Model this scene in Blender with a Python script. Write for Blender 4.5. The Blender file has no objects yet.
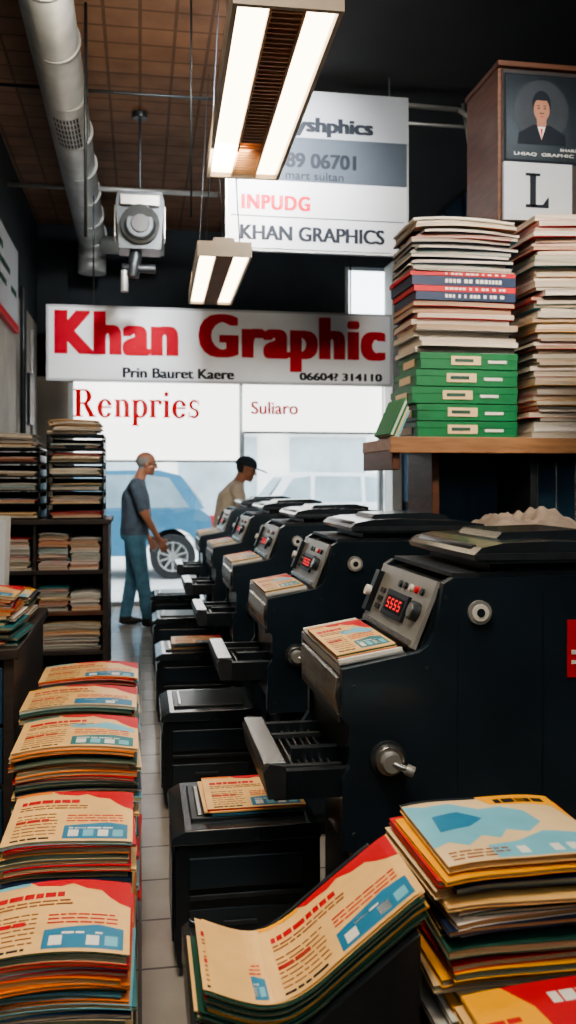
import bpy, bmesh, math, random
from mathutils import Vector, Matrix
R = random.Random(7)
SC = bpy.context.scene
COL = SC.collection

# ------------------------------------------------------------------ materials
def mat(name, col, rough=.5, metal=0., var=.10, scale=12., bump=0., emis=None, es=0., stretch=(1,1,1), coat=0., spec=None):
    m = bpy.data.materials.new(name); m.use_nodes = True
    nt = m.node_tree; n = nt.nodes; l = nt.links
    b = n['Principled BSDF']
    tc = n.new('ShaderNodeTexCoord'); mp = n.new('ShaderNodeMapping'); mp.inputs['Scale'].default_value = stretch
    nz = n.new('ShaderNodeTexNoise'); nz.inputs['Scale'].default_value = scale; nz.inputs['Detail'].default_value = 4
    l.new(tc.outputs['Object'], mp.inputs['Vector']); l.new(mp.outputs[0], nz.inputs['Vector'])
    cr = n.new('ShaderNodeValToRGB'); e = cr.color_ramp.elements
    e[0].position = .3; e[1].position = .7
    e[0].color = [max(0, c*(1-var)) for c in col]+[1]; e[1].color = [min(1, c*(1+var)) for c in col]+[1]
    l.new(nz.outputs['Fac'], cr.inputs['Fac']); l.new(cr.outputs[0], b.inputs['Base Color'])
    b.inputs['Roughness'].default_value = rough; b.inputs['Metallic'].default_value = metal
    b.inputs['Coat Weight'].default_value = coat; b.inputs['Coat Roughness'].default_value = .12
    if spec is not None: b.inputs['Specular IOR Level'].default_value = spec
    if bump:
        bp = n.new('ShaderNodeBump'); bp.inputs['Strength'].default_value = bump; bp.inputs['Distance'].default_value = .01
        l.new(nz.outputs['Fac'], bp.inputs['Height']); l.new(bp.outputs[0], b.inputs['Normal'])
    if emis:
        b.inputs['Emission Color'].default_value = list(emis)+[1]; b.inputs['Emission Strength'].default_value = es
    return m

def tilemat(name, c1, c2, grout, size, rough, mortar=.012, vari=.5):
    m = mat(name, c1, rough); nt = m.node_tree; n = nt.nodes; l = nt.links; b = n['Principled BSDF']
    tc = n.new('ShaderNodeTexCoord'); br = n.new('ShaderNodeTexBrick')
    br.offset = 0; br.squash = 1
    br.inputs['Scale'].default_value = 1; br.inputs['Brick Width'].default_value = size; br.inputs['Row Height'].default_value = size
    br.inputs['Mortar Size'].default_value = mortar; br.inputs['Mortar Smooth'].default_value = .2
    br.inputs['Color1'].default_value = list(c1)+[1]; br.inputs['Color2'].default_value = list(c2)+[1]; br.inputs['Mortar'].default_value = list(grout)+[1]
    l.new(tc.outputs['Object'], br.inputs['Vector'])
    nz = n.new('ShaderNodeTexNoise'); nz.inputs['Scale'].default_value = 5; nz.inputs['Detail'].default_value = 6
    l.new(tc.outputs['Object'], nz.inputs['Vector'])
    mx = n.new('ShaderNodeMix'); mx.data_type = 'RGBA'; mx.blend_type = 'MULTIPLY'; mx.inputs[0].default_value = vari
    l.new(br.outputs['Color'], mx.inputs[6]); l.new(nz.outputs['Fac'], mx.inputs[7]); l.new(mx.outputs[2], b.inputs['Base Color'])
    bp = n.new('ShaderNodeBump'); bp.inputs['Strength'].default_value = .25; bp.inputs['Distance'].default_value = .004; bp.invert = True
    l.new(br.outputs['Fac'], bp.inputs['Height']); l.new(bp.outputs[0], b.inputs['Normal'])
    return m

def glassmat(name):
    m = bpy.data.materials.new(name); m.use_nodes = True; nt = m.node_tree; n = nt.nodes; l = nt.links
    n.remove(n['Principled BSDF'])
    t = n.new('ShaderNodeBsdfTransparent'); t.inputs[0].default_value = (.93,.97,.98,1)
    g = n.new('ShaderNodeBsdfGlossy'); g.inputs['Roughness'].default_value = .03
    mx = n.new('ShaderNodeMixShader'); mx.inputs[0].default_value = .07
    l.new(t.outputs[0], mx.inputs[1]); l.new(g.outputs[0], mx.inputs[2]); l.new(mx.outputs[0], n['Material Output'].inputs[0])
    return m

M = {}
M['navy']   = mat('machine_dark_paint', (.011,.020,.029), .30, 0, .25, 5, spec=.5, coat=.3)
M['black']  = mat('black_plastic', (.009,.013,.017), .32, 0, .2, 30, .03)
M['lid']    = mat('lid_plastic', (.020,.026,.032), .22, 0, .2, 8, coat=.5)
M['dgrey']  = mat('dark_grey_metal', (.05,.058,.065), .4, .6, .15, 20)
M['steel']  = mat('brushed_steel', (.56,.56,.54), .26, .95, .12, 8, .05, stretch=(1,20,1))
M['silver'] = mat('silver_plastic', (.34,.34,.32), .35, .5, .10, 10)
M['white']  = mat('white_plastic', (.60,.58,.53), .45, 0, .05)
M['led']    = mat('red_led_display', (.1,.0,.0), .3, emis=(1,.02,.02), es=1.3)
M['red']    = mat('red_ink', (.52,.006,.016), .5, 0, .06)
M['redsign']= mat('red_sign_paint', (.42,.002,.018), .6, 0, .06, spec=.2)
M['signwh'] = mat('sign_white_panel', (.70,.74,.78), .6, 0, .04, 3)
M['signgr'] = mat('sign_grey_panel', (.42,.45,.49), .6, 0, .05, 3)
M['hangwh'] = mat('hanging_sign_white', (.42,.44,.47), .7, 0, .05, 3, spec=.2)
M['hanggr'] = mat('hanging_sign_grey', (.27,.29,.32), .7, 0, .05, 3, spec=.2)
M['signdk'] = mat('sign_dark_band', (.055,.07,.09), .7, 0, .08, 3, spec=.2)
M['ink']    = mat('black_ink', (.012,.016,.024), .6, 0, .1, spec=.2)
M['inkw']   = mat('white_ink', (.68,.67,.62), .5, 0, .05)
M['cream']  = mat('cream_cover', (.76,.48,.19), .42, 0, .10, 9, coat=.1)
M['cream2'] = mat('pale_cream_paper', (.68,.51,.29), .5, 0, .08, 9)
M['blue']   = mat('blue_ink', (.02,.18,.32), .45, 0, .1)
M['lblue']  = mat('pale_blue_ink', (.16,.43,.54), .45, 0, .08)
M['yellow'] = mat('yellow_ink', (.84,.38,.01), .45, 0, .06)
M['brown']  = mat('brown_ink', (.24,.085,.03), .55, 0, .1)
M['green']  = mat('green_card', (.006,.15,.05), .5, 0, .12)
M['dgreen'] = mat('dark_green_cover', (.018,.075,.055), .5, 0, .12)
M['teal']   = mat('teal_cover', (.02,.16,.18), .5, 0, .12)
M['orange'] = mat('orange_cover', (.70,.18,.02), .5, 0, .12)
M['dblue']  = mat('navy_cover', (.012,.03,.08), .5, 0, .1)
M['wood']   = mat('brown_wood', (.10,.038,.018), .5, 0, .3, 5, .1, stretch=(1,1,8))
M['woodl']  = mat('wood_shelf_board', (.28,.14,.065), .5, 0, .25, 5, .1, stretch=(1,8,8))
M['darkwood'] = mat('dark_wood', (.034,.025,.022), .5, 0, .3, 5, .1, stretch=(1,8,8))
PG = [mat('page_edges_%d'%i, c, .8, 0, .5, 1.5, .6, stretch=(1,1,420)) for i, c in enumerate(
    [(.50,.38,.23),(.40,.34,.24),(.58,.47,.33),(.24,.27,.20),(.11,.16,.13),(.46,.29,.14)])]
PGW = [mat('white_page_edges_%d'%i, c, .8, 0, .42, 1.5, .6, stretch=(1,1,420)) for i, c in enumerate(
    [(.62,.54,.44),(.50,.44,.36),(.68,.61,.53),(.46,.33,.23)])]
M['wallbeige'] = mat('wall_paint_beige', (.30,.275,.24), .8, 0, .18, 2.5, .05)
M['walldark']  = mat('wall_dark_paint_shade', (.014,.022,.030), .75, 0, .3, 2.5, .05)
M['wallblue']  = mat('blue_wall_panel', (.012,.050,.095), .45, 0, .25, 2, stretch=(6,6,1))
M['pillar']    = mat('pillar_paint', (.6,.6,.58), .7, 0, .08, 4)
M['floor']  = tilemat('floor_tiles', (.38,.35,.315), (.33,.305,.275), (.11,.10,.092), .30, .20, .006, .4)
M['ceil']   = tilemat('ceiling_tiles', (.25,.14,.088), (.22,.122,.078), (.12,.066,.042), .225, .8, .012, .6)
M['ceild']  = mat('ceiling_dark', (.010,.013,.017), .8, 0, .2, 2)
M['duct']   = mat('galvanised_duct', (.38,.40,.40), .45, .5, .2, 6, .05)
M['glass']  = glassmat('window_glass')
M['frame']  = mat('window_frame', (.30,.32,.33), .4, .5, .08)
M['lamp']   = mat('fluorescent_tube', (1,1,1), .5, emis=(1,.80,.54), es=8)
M['lampbody'] = mat('lamp_housing', (.36,.30,.23), .45, 0, .06)
M['louver'] = mat('lamp_louver', (.50,.28,.14), .45, .2, .06)
M['litwhite'] = mat('lit_sign_panel', (.85,.85,.85), .5, emis=(1,.985,.95), es=2.8)
M['asphalt'] = mat('asphalt', (.48,.48,.48), .85, 0, .15, 8)
M['facade'] = mat('facade_render', (.80,.79,.76), .8, 0, .1, 1.5)
M['facwin'] = mat('facade_window_glass', (.36,.43,.47), .15, 0, .2, 1)
M['carblue'] = mat('car_paint_blue', (.07,.20,.32), .25, .2, .05, coat=.6)
M['carwhite'] = mat('car_paint_silver', (.50,.52,.54), .25, .3, .05, coat=.6)
M['carglass'] = mat('car_glass', (.22,.29,.33), .06, 0, .2, 2)
M['tyre']   = mat('tyre_rubber', (.015,.015,.017), .8)
M['skin']   = mat('skin', (.33,.15,.09), .5, 0, .12, 15)
M['hairgrey'] = mat('grey_hair', (.20,.19,.18), .8, 0, .3, 60, .2)
M['hairblk'] = mat('black_hair', (.015,.013,.012), .7, 0, .3, 60, .2)
M['shirt']  = mat('grey_blue_shirt', (.060,.085,.115), .85, 0, .25, 14, .2)
M['jeans']  = mat('blue_jeans', (.07,.18,.26), .85, 0, .22, 14, .2)
M['shoe']   = mat('shoe_leather', (.03,.025,.022), .45)
M['beige']  = mat('beige_shirt', (.48,.41,.32), .85, 0, .12, 14, .15)
M['cap']    = mat('dark_cap', (.008,.014,.025), .8)
M['trou']   = mat('dark_trousers', (.03,.032,.04), .85)
M['cloth']  = mat('dust_cloth', (.24,.185,.145), .9, 0, .25, 7, .3)
M['eye']    = mat('eye_dark', (.02,.015,.012), .2)

# ------------------------------------------------------------------ mesh builder
class MB:
    def __init__(s): s.bm = bmesh.new(); s.mats = []
    def mi(s, m):
        if isinstance(m, str): m = M[m]
        if m not in s.mats: s.mats.append(m)
        return s.mats.index(m)
    def face(s, pts, m):
        try:
            f = s.bm.faces.new([s.bm.verts.new(Vector(p)) for p in pts]); f.material_index = s.mi(m); return f
        except ValueError: pass
    def box(s, x0, x1, y0, y1, z0, z1, m, T=None):
        v = [Vector((x, y, z)) for x in (x0, x1) for y in (y0, y1) for z in (z0, z1)]
        if T: v = [T @ p for p in v]
        v = [s.bm.verts.new(p) for p in v]; k = s.mi(m)
        for q in ((0,1,3,2),(4,6,7,5),(0,4,5,1),(2,3,7,6),(0,2,6,4),(1,5,7,3)):
            f = s.bm.faces.new([v[i] for i in q]); f.material_index = k
    def prism(s, poly, axis, c0, c1, m, T=None):
        def P(a, b, c):
            p = {'y': (a, c, b), 'x': (c, a, b), 'z': (a, b, c)}[axis]; p = Vector(p)
            return T @ p if T else p
        A = [s.bm.verts.new(P(a, b, c0)) for a, b in poly]; B = [s.bm.verts.new(P(a, b, c1)) for a, b in poly]
        k = s.mi(m); n = len(poly); fs = [s.bm.faces.new(A), s.bm.faces.new(B[::-1])]
        for i in range(n): fs.append(s.bm.faces.new([A[i], B[i], B[(i+1) % n], A[(i+1) % n]]))
        for f in fs: f.material_index = k
        bmesh.ops.recalc_face_normals(s.bm, faces=fs)
    def cyl(s, p0, p1, r0, m, r1=None, seg=24, smooth=True):
        r1 = r0 if r1 is None else r1; p0 = Vector(p0); p1 = Vector(p1); d = (p1-p0).normalized()
        a = d.orthogonal().normalized(); b = d.cross(a); k = s.mi(m)
        A = []; B = []
        for i in range(seg):
            t = 2*math.pi*i/seg; o = a*math.cos(t)+b*math.sin(t)
            A.append(s.bm.verts.new(p0+o*r0)); B.append(s.bm.verts.new(p1+o*r1))
        fs = [s.bm.faces.new(A[::-1]), s.bm.faces.new(B)]
        for i in range(seg):
            f = s.bm.faces.new([A[i], A[(i+1) % seg], B[(i+1) % seg], B[i]]); f.smooth = smooth; fs.append(f)
        for f in fs: f.material_index = k
    def tube(s, pts, r, m, seg=10):
        for a, b in zip(pts[:-1], pts[1:]): s.cyl(a, b, r, m, seg=seg)
        for p in pts[1:-1]: s.ball(p, (r, r, r), m, 1)
    def ball(s, c, r, m, sub=2):
        g = bmesh.ops.create_icosphere(s.bm, subdivisions=sub, radius=1, matrix=Matrix.Translation(c) @ Matrix.Diagonal((*r, 1)))
        k = s.mi(m)
        for v in g['verts']:
            for f in v.link_faces: f.material_index = k; f.smooth = True
    def obj(s, name, bevel=0., parent=None, seg=2):
        me = bpy.data.meshes.new(name); s.bm.to_mesh(me); s.bm.free()
        for m in s.mats: me.materials.append(m)
        o = bpy.data.objects.new(name, me); COL.objects.link(o)
        if bevel:
            b = o.modifiers.new('bevel', 'BEVEL'); b.width = bevel; b.segments = seg; b.limit_method = 'ANGLE'; b.angle_limit = math.radians(40)
        if parent: o.parent = parent
        return o

def inst(o, dx=0, dy=0, dz=0, rz=0):
    c = bpy.data.objects.new(o.name.split('.')[0], o.data); COL.objects.link(c)
    c.location = Vector(o.location)+Vector((dx, dy, dz)); c.rotation_euler.z = rz
    for md in o.modifiers:
        if md.type == 'BEVEL':
            b = c.modifiers.new('bevel', 'BEVEL'); b.width = md.width; b.segments = md.segments; b.limit_method = 'ANGLE'; b.angle_limit = md.angle_limit
    return c

def text(body, x0, x1, z0, z1, y, m, name, parent, bold=0., depth=.004, space=1.):
    """flat cut-out lettering; bold = stroke thickening in metres (built from shifted copies)"""
    cu = bpy.data.curves.new(name, 'FONT'); cu.body = body; cu.extrude = .01; cu.resolution_u = 4; cu.space_character = space
    o = bpy.data.objects.new(name, cu); COL.objects.link(o)
    dg = bpy.context.evaluated_depsgraph_get(); me = bpy.data.meshes.new_from_object(o.evaluated_get(dg))
    bpy.data.objects.remove(o)
    xs = [v.co.x for v in me.vertices]; ys = [v.co.y for v in me.vertices]
    a, b_, c, d = min(xs), max(xs), min(ys), max(ys)
    x1 -= bold; bz = bold*.28; z1 -= bz
    for v in me.vertices:
        v.co = (x0+(v.co.x-a)/(b_-a)*(x1-x0), y-(v.co.z+.01)/.02*depth, z0+(v.co.y-c)/(d-c)*(z1-z0))
    bm = bmesh.new(); n = max(1, int(round(bold/.009))+1) if bold else 1; c = 0
    for j in ((0, .5, 1) if bold else (0,)):
        for i in range(n):
            g0 = len(bm.verts); bm.from_mesh(me); bm.verts.ensure_lookup_table()
            for v in bm.verts[g0:]: v.co.x += bold*i/max(1, n-1); v.co.z += bz*j; v.co.y -= .00006*c
            c += 1
    bm.to_mesh(me); bm.free()
    me.materials.clear(); me.materials.append(M[m] if isinstance(m, str) else m)
    o = bpy.data.objects.new(name, me); COL.objects.link(o); o.parent = parent
    return o

# ------------------------------------------------------------------ room shell
def simplebox(name, *a, bevel=0):
    b = MB(); b.box(*a); return b.obj(name, bevel)
XL, XR, YB, YF, H = -1.15, 3.05, -2.0, 10.5, 4.35
simplebox('floor', XL-.2, XR+.2, YB-.2, YF+.3, -.1, 0, 'floor')
b = MB(); b.box(XL-.2, .95, YB-.2, YF+.2, H, H+.1, 'ceil'); b.box(.95, XR+.2, YB-.2, YF+.2, H-.12, H+.1, 'ceild')  # right part of the ceiling is darker and untiled
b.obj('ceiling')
b = MB(); b.box(XL-.15, XL, YB, YF+.2, 0, 3.2, 'wallbeige'); b.box(XL-.15, XL, YB, YF+.2, 3.2, H, 'walldark'); b.obj('wall_left')  # dark upper band: shade below the ceiling put into the wall colour
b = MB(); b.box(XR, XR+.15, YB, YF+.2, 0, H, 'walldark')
for i in range(9):
    y = 5.6+i*.52; b.box(XR-.03, XR, y, y+.44, 1.2, 4.15, 'wallblue')
b.obj('wall_right', .006)
# rear wall; its clerestory window is added, unseen, for frontal fill light
b = MB(); b.box(XL-.15, -.3, YB-.15, YB, 0, H, 'wallbeige'); b.box(2.2, XR+.15, YB-.15, YB, 0, H, 'wallbeige'); b.box(-.3, 2.2, YB-.15, YB, 4.0, H, 'wallbeige'); b.box(-.3, 2.2, YB-.15, YB, 0, 2.7, 'wallbeige'); b.obj('wall_rear')
b = MB(); b.box(-.3, 2.2, YB-.08, YB-.07, 2.7, 4.0, 'glass')
for x in (-.3, .93, 2.15): b.box(x, x+.05, YB-.11, YB-.04, 2.7, 4.0, 'frame')
b.obj('added_fill_window')
b = MB()
b.box(XL, -.80, YF, YF+.2, 0, 3.1, 'wallbeige')
b.box(XL, 2.42, YF, YF+.2, 2.62, H, 'walldark'); b.box(XL, -.80, YF-.005, YF, 3.1, H, 'walldark')  # dark header and upper pier, shade included in the colour
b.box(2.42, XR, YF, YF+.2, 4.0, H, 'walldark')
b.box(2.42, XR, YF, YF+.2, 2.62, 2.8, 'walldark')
b.obj('wall_front', .004)
b = MB(); b.box(2.90, XR-.032, YF-.35, YF-.002, 0, 4.0, 'pillar'); b.box(2.88, XR-.032, YF-.37, YF-.002, 0, .15, 'pillar'); b.obj('pillar', .005)
# storefront windows
b = MB()
for x in (-.80, 1.15, 2.84): b.box(x, x+.06, YF+.02, YF+.10, 0, 2.62, 'frame')
b.box(-.8, 2.9, YF+.02, YF+.10, 2.56, 2.62, 'frame'); b.box(1.21, 2.84, YF+.02, YF+.10, .0, .45, 'frame')
b.box(-.74, 1.15, YF+.02, YF+.10, 0, .05, 'frame')
b.box(-.74, 2.84, YF+.055, YF+.065, .05, 2.56, 'glass')
b.obj('window_1', .004)
b = MB(); b.box(2.42, 2.90, YF+.02, YF+.1, 2.8, 2.86, 'frame'); b.box(2.42, 2.47, YF+.02, YF+.1, 2.86, 4.0, 'frame')
b.box(2.47, 3.05, YF+.055, YF+.065, 2.86, 4.0, 'glass'); b.obj('window_2')
b = MB(); b.box(-.74, 1.14, YF-.05, YF-.01, 1.68, 2.60, 'litwhite'); b.box(-.75, 1.15, YF-.045, YF-.01, 1.655, 1.68, 'frame')
s1 = b.obj('storefront_sign', .003)
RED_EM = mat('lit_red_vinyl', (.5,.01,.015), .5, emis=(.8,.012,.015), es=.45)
def serif_text(word, x0, z0, sx, sz, y, m, name, parent):
    b = MB(); T1 = .16; T2 = .06
    def bx(a, c, d, e): b.box(x0+(pen+a)*sx, x0+(pen+c)*sx, y-.004, y, z0+d*sz, z0+e*sz, m)
    def arc(cx, cz, rx, rz, a0, a1, tv=T1, th=T2, n=18):
        P = []; Q = []
        for i in range(n+1):
            t = math.radians(a0+(a1-a0)*i/n); P.append((cx+rx*math.cos(t), cz+rz*math.sin(t))); Q.append((cx+(rx-tv)*math.cos(t), cz+(rz-th)*math.sin(t)))
        for i in range(n):
            q = [P[i], P[i+1], Q[i+1], Q[i]]; b.face([(x0+(pen+u)*sx, y-.004, z0+v*sz) for u, v in q], m)
    pen = 0
    for ch in word:
        if ch == 'R':
            bx(.06,.22,0,.72); bx(0,.29,0,.045); bx(0,.35,.675,.72); bx(.15,.35,.33,.385); arc(.33,.530,.23,.195,-90,90)
            b.face([(x0+(pen+u)*sx, y-.004, z0+v*sz) for u, v in ((.27,.37),(.43,.37),(.68,0),(.49,0))], m); bx(.46,.71,0,.045); pen += .73
        elif ch == 'e': arc(.25,.23,.25,.25,20,330); bx(.05,.46,.235,.285); pen += .54
        elif ch in 'nr':
            bx(.04,.19,0,.46); bx(0,.23,0,.045); bx(0,.12,.425,.47)
            if ch == 'n': arc(.28,.30,.19,.18,0,125); bx(.32,.47,0,.31); bx(.28,.51,0,.045); pen += .55
            else: arc(.27,.34,.13,.14,45,140,.08); b.ball((x0+(pen+.35)*sx, y-.002, z0+.40*sz), (.07*sx,.002,.07*sz), m, 2); pen += .44
        elif ch == 'p': bx(.04,.19,-.22,.46); bx(0,.23,-.22,-.175); bx(0,.12,.425,.47); arc(.27,.23,.25,.25,-135,135); pen += .56
        elif ch == 'i': bx(.04,.19,0,.46); bx(0,.23,0,.045); bx(0,.12,.425,.47); b.ball((x0+(pen+.11)*sx, y-.002, z0+.62*sz), (.08*sx,.002,.07*sz), m, 2); pen += .28
        elif ch == 's': arc(.18,.35,.16,.14,35,270,.11,.065); arc(.18,.125,.17,.135,-145,90,.11,.065); bx(.005,.045,.01,.15); bx(.30,.34,.34,.47); pen += .38
    return b.obj(name, parent=parent)
serif_text('Renpries', -.74, 2.165, .355, .44, YF-.05, RED_EM, 'lettering', s1)
b = MB(); b.box(1.19, 2.86, YF-.05, YF-.01, 2.02, 2.60, 'litwhite'); b.box(1.19, 2.86, YF-.045, YF-.01, 1.995, 2.02, 'frame')
s2 = b.obj('storefront_sign', .003)
text('Suliaro', 1.28, 1.84, 2.22, 2.37, YF-.05, RED_EM, 'lettering', s2, .012)

# ------------------------------------------------------------------ outside
simplebox('street_ground', -14, 18, YF+.3, 40, -.12, -.02, 'asphalt')
b = MB(); b.box(-12, 16, 24, 25, 0, 5.2, 'facade')
for i in range(9):
    x = -11+i*3; b.box(x, x+2.1, 23.95, 24, .3, 2.6, 'facwin'); b.box(x-.1, x+2.2, 23.6, 24, 2.75, 3.05, 'facade')
b.obj('building_facade', .01)

def car(name, x, y, paint, rear_right=True):
    b = MB(); s = 1 if rear_right else -1
    roof = [(-2.25,.97),(-1.55,1.50),(-1.2,1.58),(.3,1.60),(.62,1.52),(.98,1.02)]
    def arch(cx): return [(cx+.40*math.cos(t), .33+.40*math.sin(t)) for t in [math.pi*i/10 for i in range(11)]]
    body = [(-3.3,.28),(-3.32,.62),(-3.15,.82),(-2.2,.98),(.9,1.02),(1.06,.9),(1.1,.55),(1.04,.28)]+arch(.5)+arch(-2.15)
    T = Matrix.Translation((x, y, 0)) @ Matrix.Diagonal((s, 1, 1, 1))
    b.prism(body, 'y', 0, 1.7, paint, T)
    k = b.mi(paint); n = len(roof)
    A = [b.bm.verts.new(T @ Vector((a, .04+.16*(c-.97)/.6, c))) for a, c in roof]; B = [b.bm.verts.new(T @ Vector((a, 1.66-.16*(c-.97)/.6, c))) for a, c in roof]
    fs = [b.bm.faces.new(A), b.bm.faces.new(B[::-1])]+[b.bm.faces.new([A[i], B[i], B[(i+1) % n], A[(i+1) % n]]) for i in range(n)]
    for f in fs: f.material_index = k
    for q in ([(-1.98,1.04),(-1.48,1.46),(-.95,1.52),(-.95,1.04)], [(-.87,1.04),(-.87,1.52),(.02,1.53),(.05,1.04)], [(.13,1.04),(.10,1.53),(.45,1.48),(.75,1.04)]):
        b.face([T @ Vector((a, .03+.16*(c-.97)/.6, c)) for a, c in q], 'carglass')
    b.face([T @ Vector((a, yy, c)) for a, yy, c in ((.66,.22,1.48),(.66,1.48,1.48),(1.0,1.58,1.05),(1.0,.12,1.05))], 'carglass')
    b.face([T @ Vector((a, yy, c)) for a, yy, c in ((-1.62,.22,1.48),(-1.62,1.48,1.48),(-2.22,1.58,1.01),(-2.22,.12,1.01))], 'carglass')
    for px in (-.9, .1): b.box(px-.005, px+.005, -.004, 0, .40, 1.0, 'ink', T)
    b.box(-.55,-.38,-.02,0,.86,.89,paint,T); b.box(.4-.12,.4+.02,-.02,0,.88,.91,paint,T)
    b.box(.98,1.11,.02,.25,.72,.92,'red',T); b.box(-3.32,-3.05,.02,.3,.62,.74,'white',T)
    b.box(-2.05,-1.85,-.14,0,.98,1.1,paint,T)
    for cx in (.5, -2.15):
        for yy in (.02, 1.48):
            c = T @ Vector((cx, yy, .315)); c2 = T @ Vector((cx, yy+.2, .315))
            b.cyl(c, c2, .335, 'tyre', seg=36); 
            b.cyl(c-Vector((0,.006,0)), c2, .225, 'steel', seg=30)
            b.cyl(c-Vector((0,.010,0)), c2, .20, 'tyre', seg=30)
            for i in range(10):
                t = 2*math.pi*i/10
                b.prism([(-.02,.0),(-.013,.205),(.013,.205),(.02,0)], 'y', 0, .02, 'steel', Matrix.Translation(c-Vector((0,.018,0))) @ Matrix.Rotation(t, 4, 'Y'))
            b.cyl(c-Vector((0,.02,0)), c, .05, 'steel', seg=16)
    return b.obj(name, .02)
car('car', -.02, 13.4, 'carblue')
car('car', 3.3, 16.6, 'carwhite', False)

# ------------------------------------------------------------------ signs
b = MB(); b.box(-.78, 2.265, 8.0, 8.05, 2.33, 2.95, 'signwh'); b.box(-.80, 2.285, 8.005, 8.06, 2.31, 2.97, 'signgr')
for x in (-.4, 1.9): b.cyl((x, 8.03, 2.95), (x, 8.03, H), .008, 'dgrey', seg=8)
sg = b.obj('shop_sign', .003)
text('Khan Graphic', -.73, 2.22, 2.425, 2.925, 8.0, 'redsign', 'lettering_1', sg, .064, .006, space=1.12)
text('Prin Bauret Kaere', -.15, .83, 2.345, 2.435, 8.0, 'ink', 'lettering_2', sg, .012)
text('06604? 314110', 1.42, 2.19, 2.35, 2.42, 8.0, 'ink', 'lettering_3', sg, .012)

b = MB()
b.box(.58, 1.82, 6, 6.04, 3.77, 4.08, 'hanggr'); b.box(.58, 1.82, 6, 6.04, 3.47, 3.77, 'signdk'); b.box(.58, 1.82, 6, 6.04, 3.01, 3.47, 'hangwh')
b.box(.60, 1.80, 5.997, 6.0, 3.222, 3.228, 'ink')
b.box(.565, 1.835, 6.01, 6.05, 2.995, 4.095, 'frame')
for x in (.7, 1.7): b.cyl((x, 6.03, 4.08), (x, 6.03, 4.36), .008, 'dgrey', seg=8)
hs = b.obj('hanging_sign', .002)
text('ayshphics', .97, 1.58, 3.78, 3.91, 6, 'ink', 'lettering_1', hs, .018)
text('889 06701', .90, 1.46, 3.565, 3.665, 6, 'ink', 'lettering_2', hs, .012)
text('mart sultan', .97, 1.37, 3.485, 3.54, 6, 'ink', 'lettering_3', hs, .0)
text('INPUDG', .67, 1.14, 3.27, 3.37, 6, 'redsign', 'lettering_4', hs, .013, space=1.15)
text('KHAN GRAPHICS', .66, 1.66, 3.065, 3.165, 6, 'ink', 'lettering_5', hs, .012)

b = MB(); b.box(XL, XL+.04, 7.0, 8.6, 2.85, 3.55, 'hangwh'); b.box(XL, XL+.045, 7.0, 8.6, 2.80, 2.87, 'red')
ws = b.obj('wall_sign', .003)
b2 = MB()
for (y, z, l_) in ((7.15,3.35,.5),(7.15,3.22,.9),(7.15,3.08,.7),(8.15,3.1,.3)): b2.box(XL+.04, XL+.044, y, y+l_, z, z+.05, 'dgreen')
b2.obj('lettering', parent=ws)

# ------------------------------------------------------------------ lamps
def lamp():
    b = MB(); L = 1.4; w = .155
    b.box(-w, w, 0, L, .03, .075, 'lampbody'); b.box(-.06, .06, .05, L-.05, .075, .11, 'lampbody')
    b.box(-w, -w+.014, 0, L, -.012, .03, 'lampbody'); b.box(w-.014, w, 0, L, -.012, .03, 'lampbody')
    b.box(-w, w, -.012, .004, -.012, .05, 'lampbody'); b.box(-w, w, L-.004, L+.012, -.012, .05, 'lampbody')
    for sx in (-1, 1):
        x = sx*.092
        b.box(x-.044, x+.044, .02, L-.02, .002, .03, 'lamp')
        b.box(sx*.048-.004, sx*.048+.004, .01, L-.01, -.012, .03, 'louver')
    n = 46
    for i in range(n):
        y = .03+(L-.06)*i/(n-1); b.box(-.044, .044, y-.004, y+.004, -.006, .018, 'louver')
    b.box(-.044, .044, .01, L-.01, .02, .03, 'louver')
    for y in (.15, L-.15):
        for x in (-.1, .1): b.cyl((x, y, .07), (x*.2, y, 1.58), .0035, 'dgrey', seg=6)
    return b.obj('fluorescent_lamp')
lp = lamp(); lp.location = (.405, 2.45, 2.76); lp.rotation_euler.z = math.radians(-1.3)
inst(lp, rz=math.radians(-1.0)).location = (.475, 5.1, 2.73)
for (x, y) in ((1.98, 1.6), (-.78, .9), (.5, -.6)):  # extra lamps out of view, added as fill light
    c = inst(lp); c.location = (x, y, 2.76)
def area(name, loc, target, size, power, col=(1,.86,.70), sy=None, spread=None):
    ld = bpy.data.lights.new(name, 'AREA'); ld.energy = power; ld.color = col; ld.size = size
    if sy: ld.shape = 'RECTANGLE'; ld.size_y = sy
    if spread: ld.spread = math.radians(spread)
    o = bpy.data.objects.new(name, ld); COL.objects.link(o); o.location = loc
    o.rotation_euler = (Vector(target)-Vector(loc)).to_track_quat('-Z', 'Y').to_euler(); return o
area('added_sign_fill', (.7, 4.6, 4.15), (.75, 8, 2.65), .3, 40, (1,.98,.96), spread=70)  # fill lights without fixtures, added to brighten the two signs
area('added_sign_fill', (1.3, 2.4, 4.0), (1.25, 6, 3.5), .3, 8, (1,.97,.93), spread=50)
area('added_shelf_fill', (1.6, 1.2, 3.9), (2.0, 4.6, 2.4), .4, 24, (1,.86,.70), spread=60)  # added fill light for the shelf piles and cabinet
area('added_overhead_fill', (-.2, 1.0, 4.1), (-.15, 2.8, 0), .8, 46, sy=1.5, spread=100)  # three overhead fills added for the stacks, left shelves and machines
area('added_overhead_fill', (-.2, 4.4, 3.8), (-.5, 6.6, 1.0), .4, 26)
area('added_overhead_fill', (1.9, 3.4, 4.1), (1.2, 3.6, 0), .35, 32, sy=2.2, col=(.78,.92,1))
area('added_ceiling_fill', (.40, 3.15, 2.90), (.30, 3.7, 4.35), .2, 13, sy=1.2, col=(1,.84,.62))  # fills added above the lamps to brighten the ceiling
area('added_ceiling_fill', (.47, 5.8, 2.87), (-.1, 6.2, 4.35), .2, 14, sy=1.2, col=(1,.84,.62))

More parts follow.
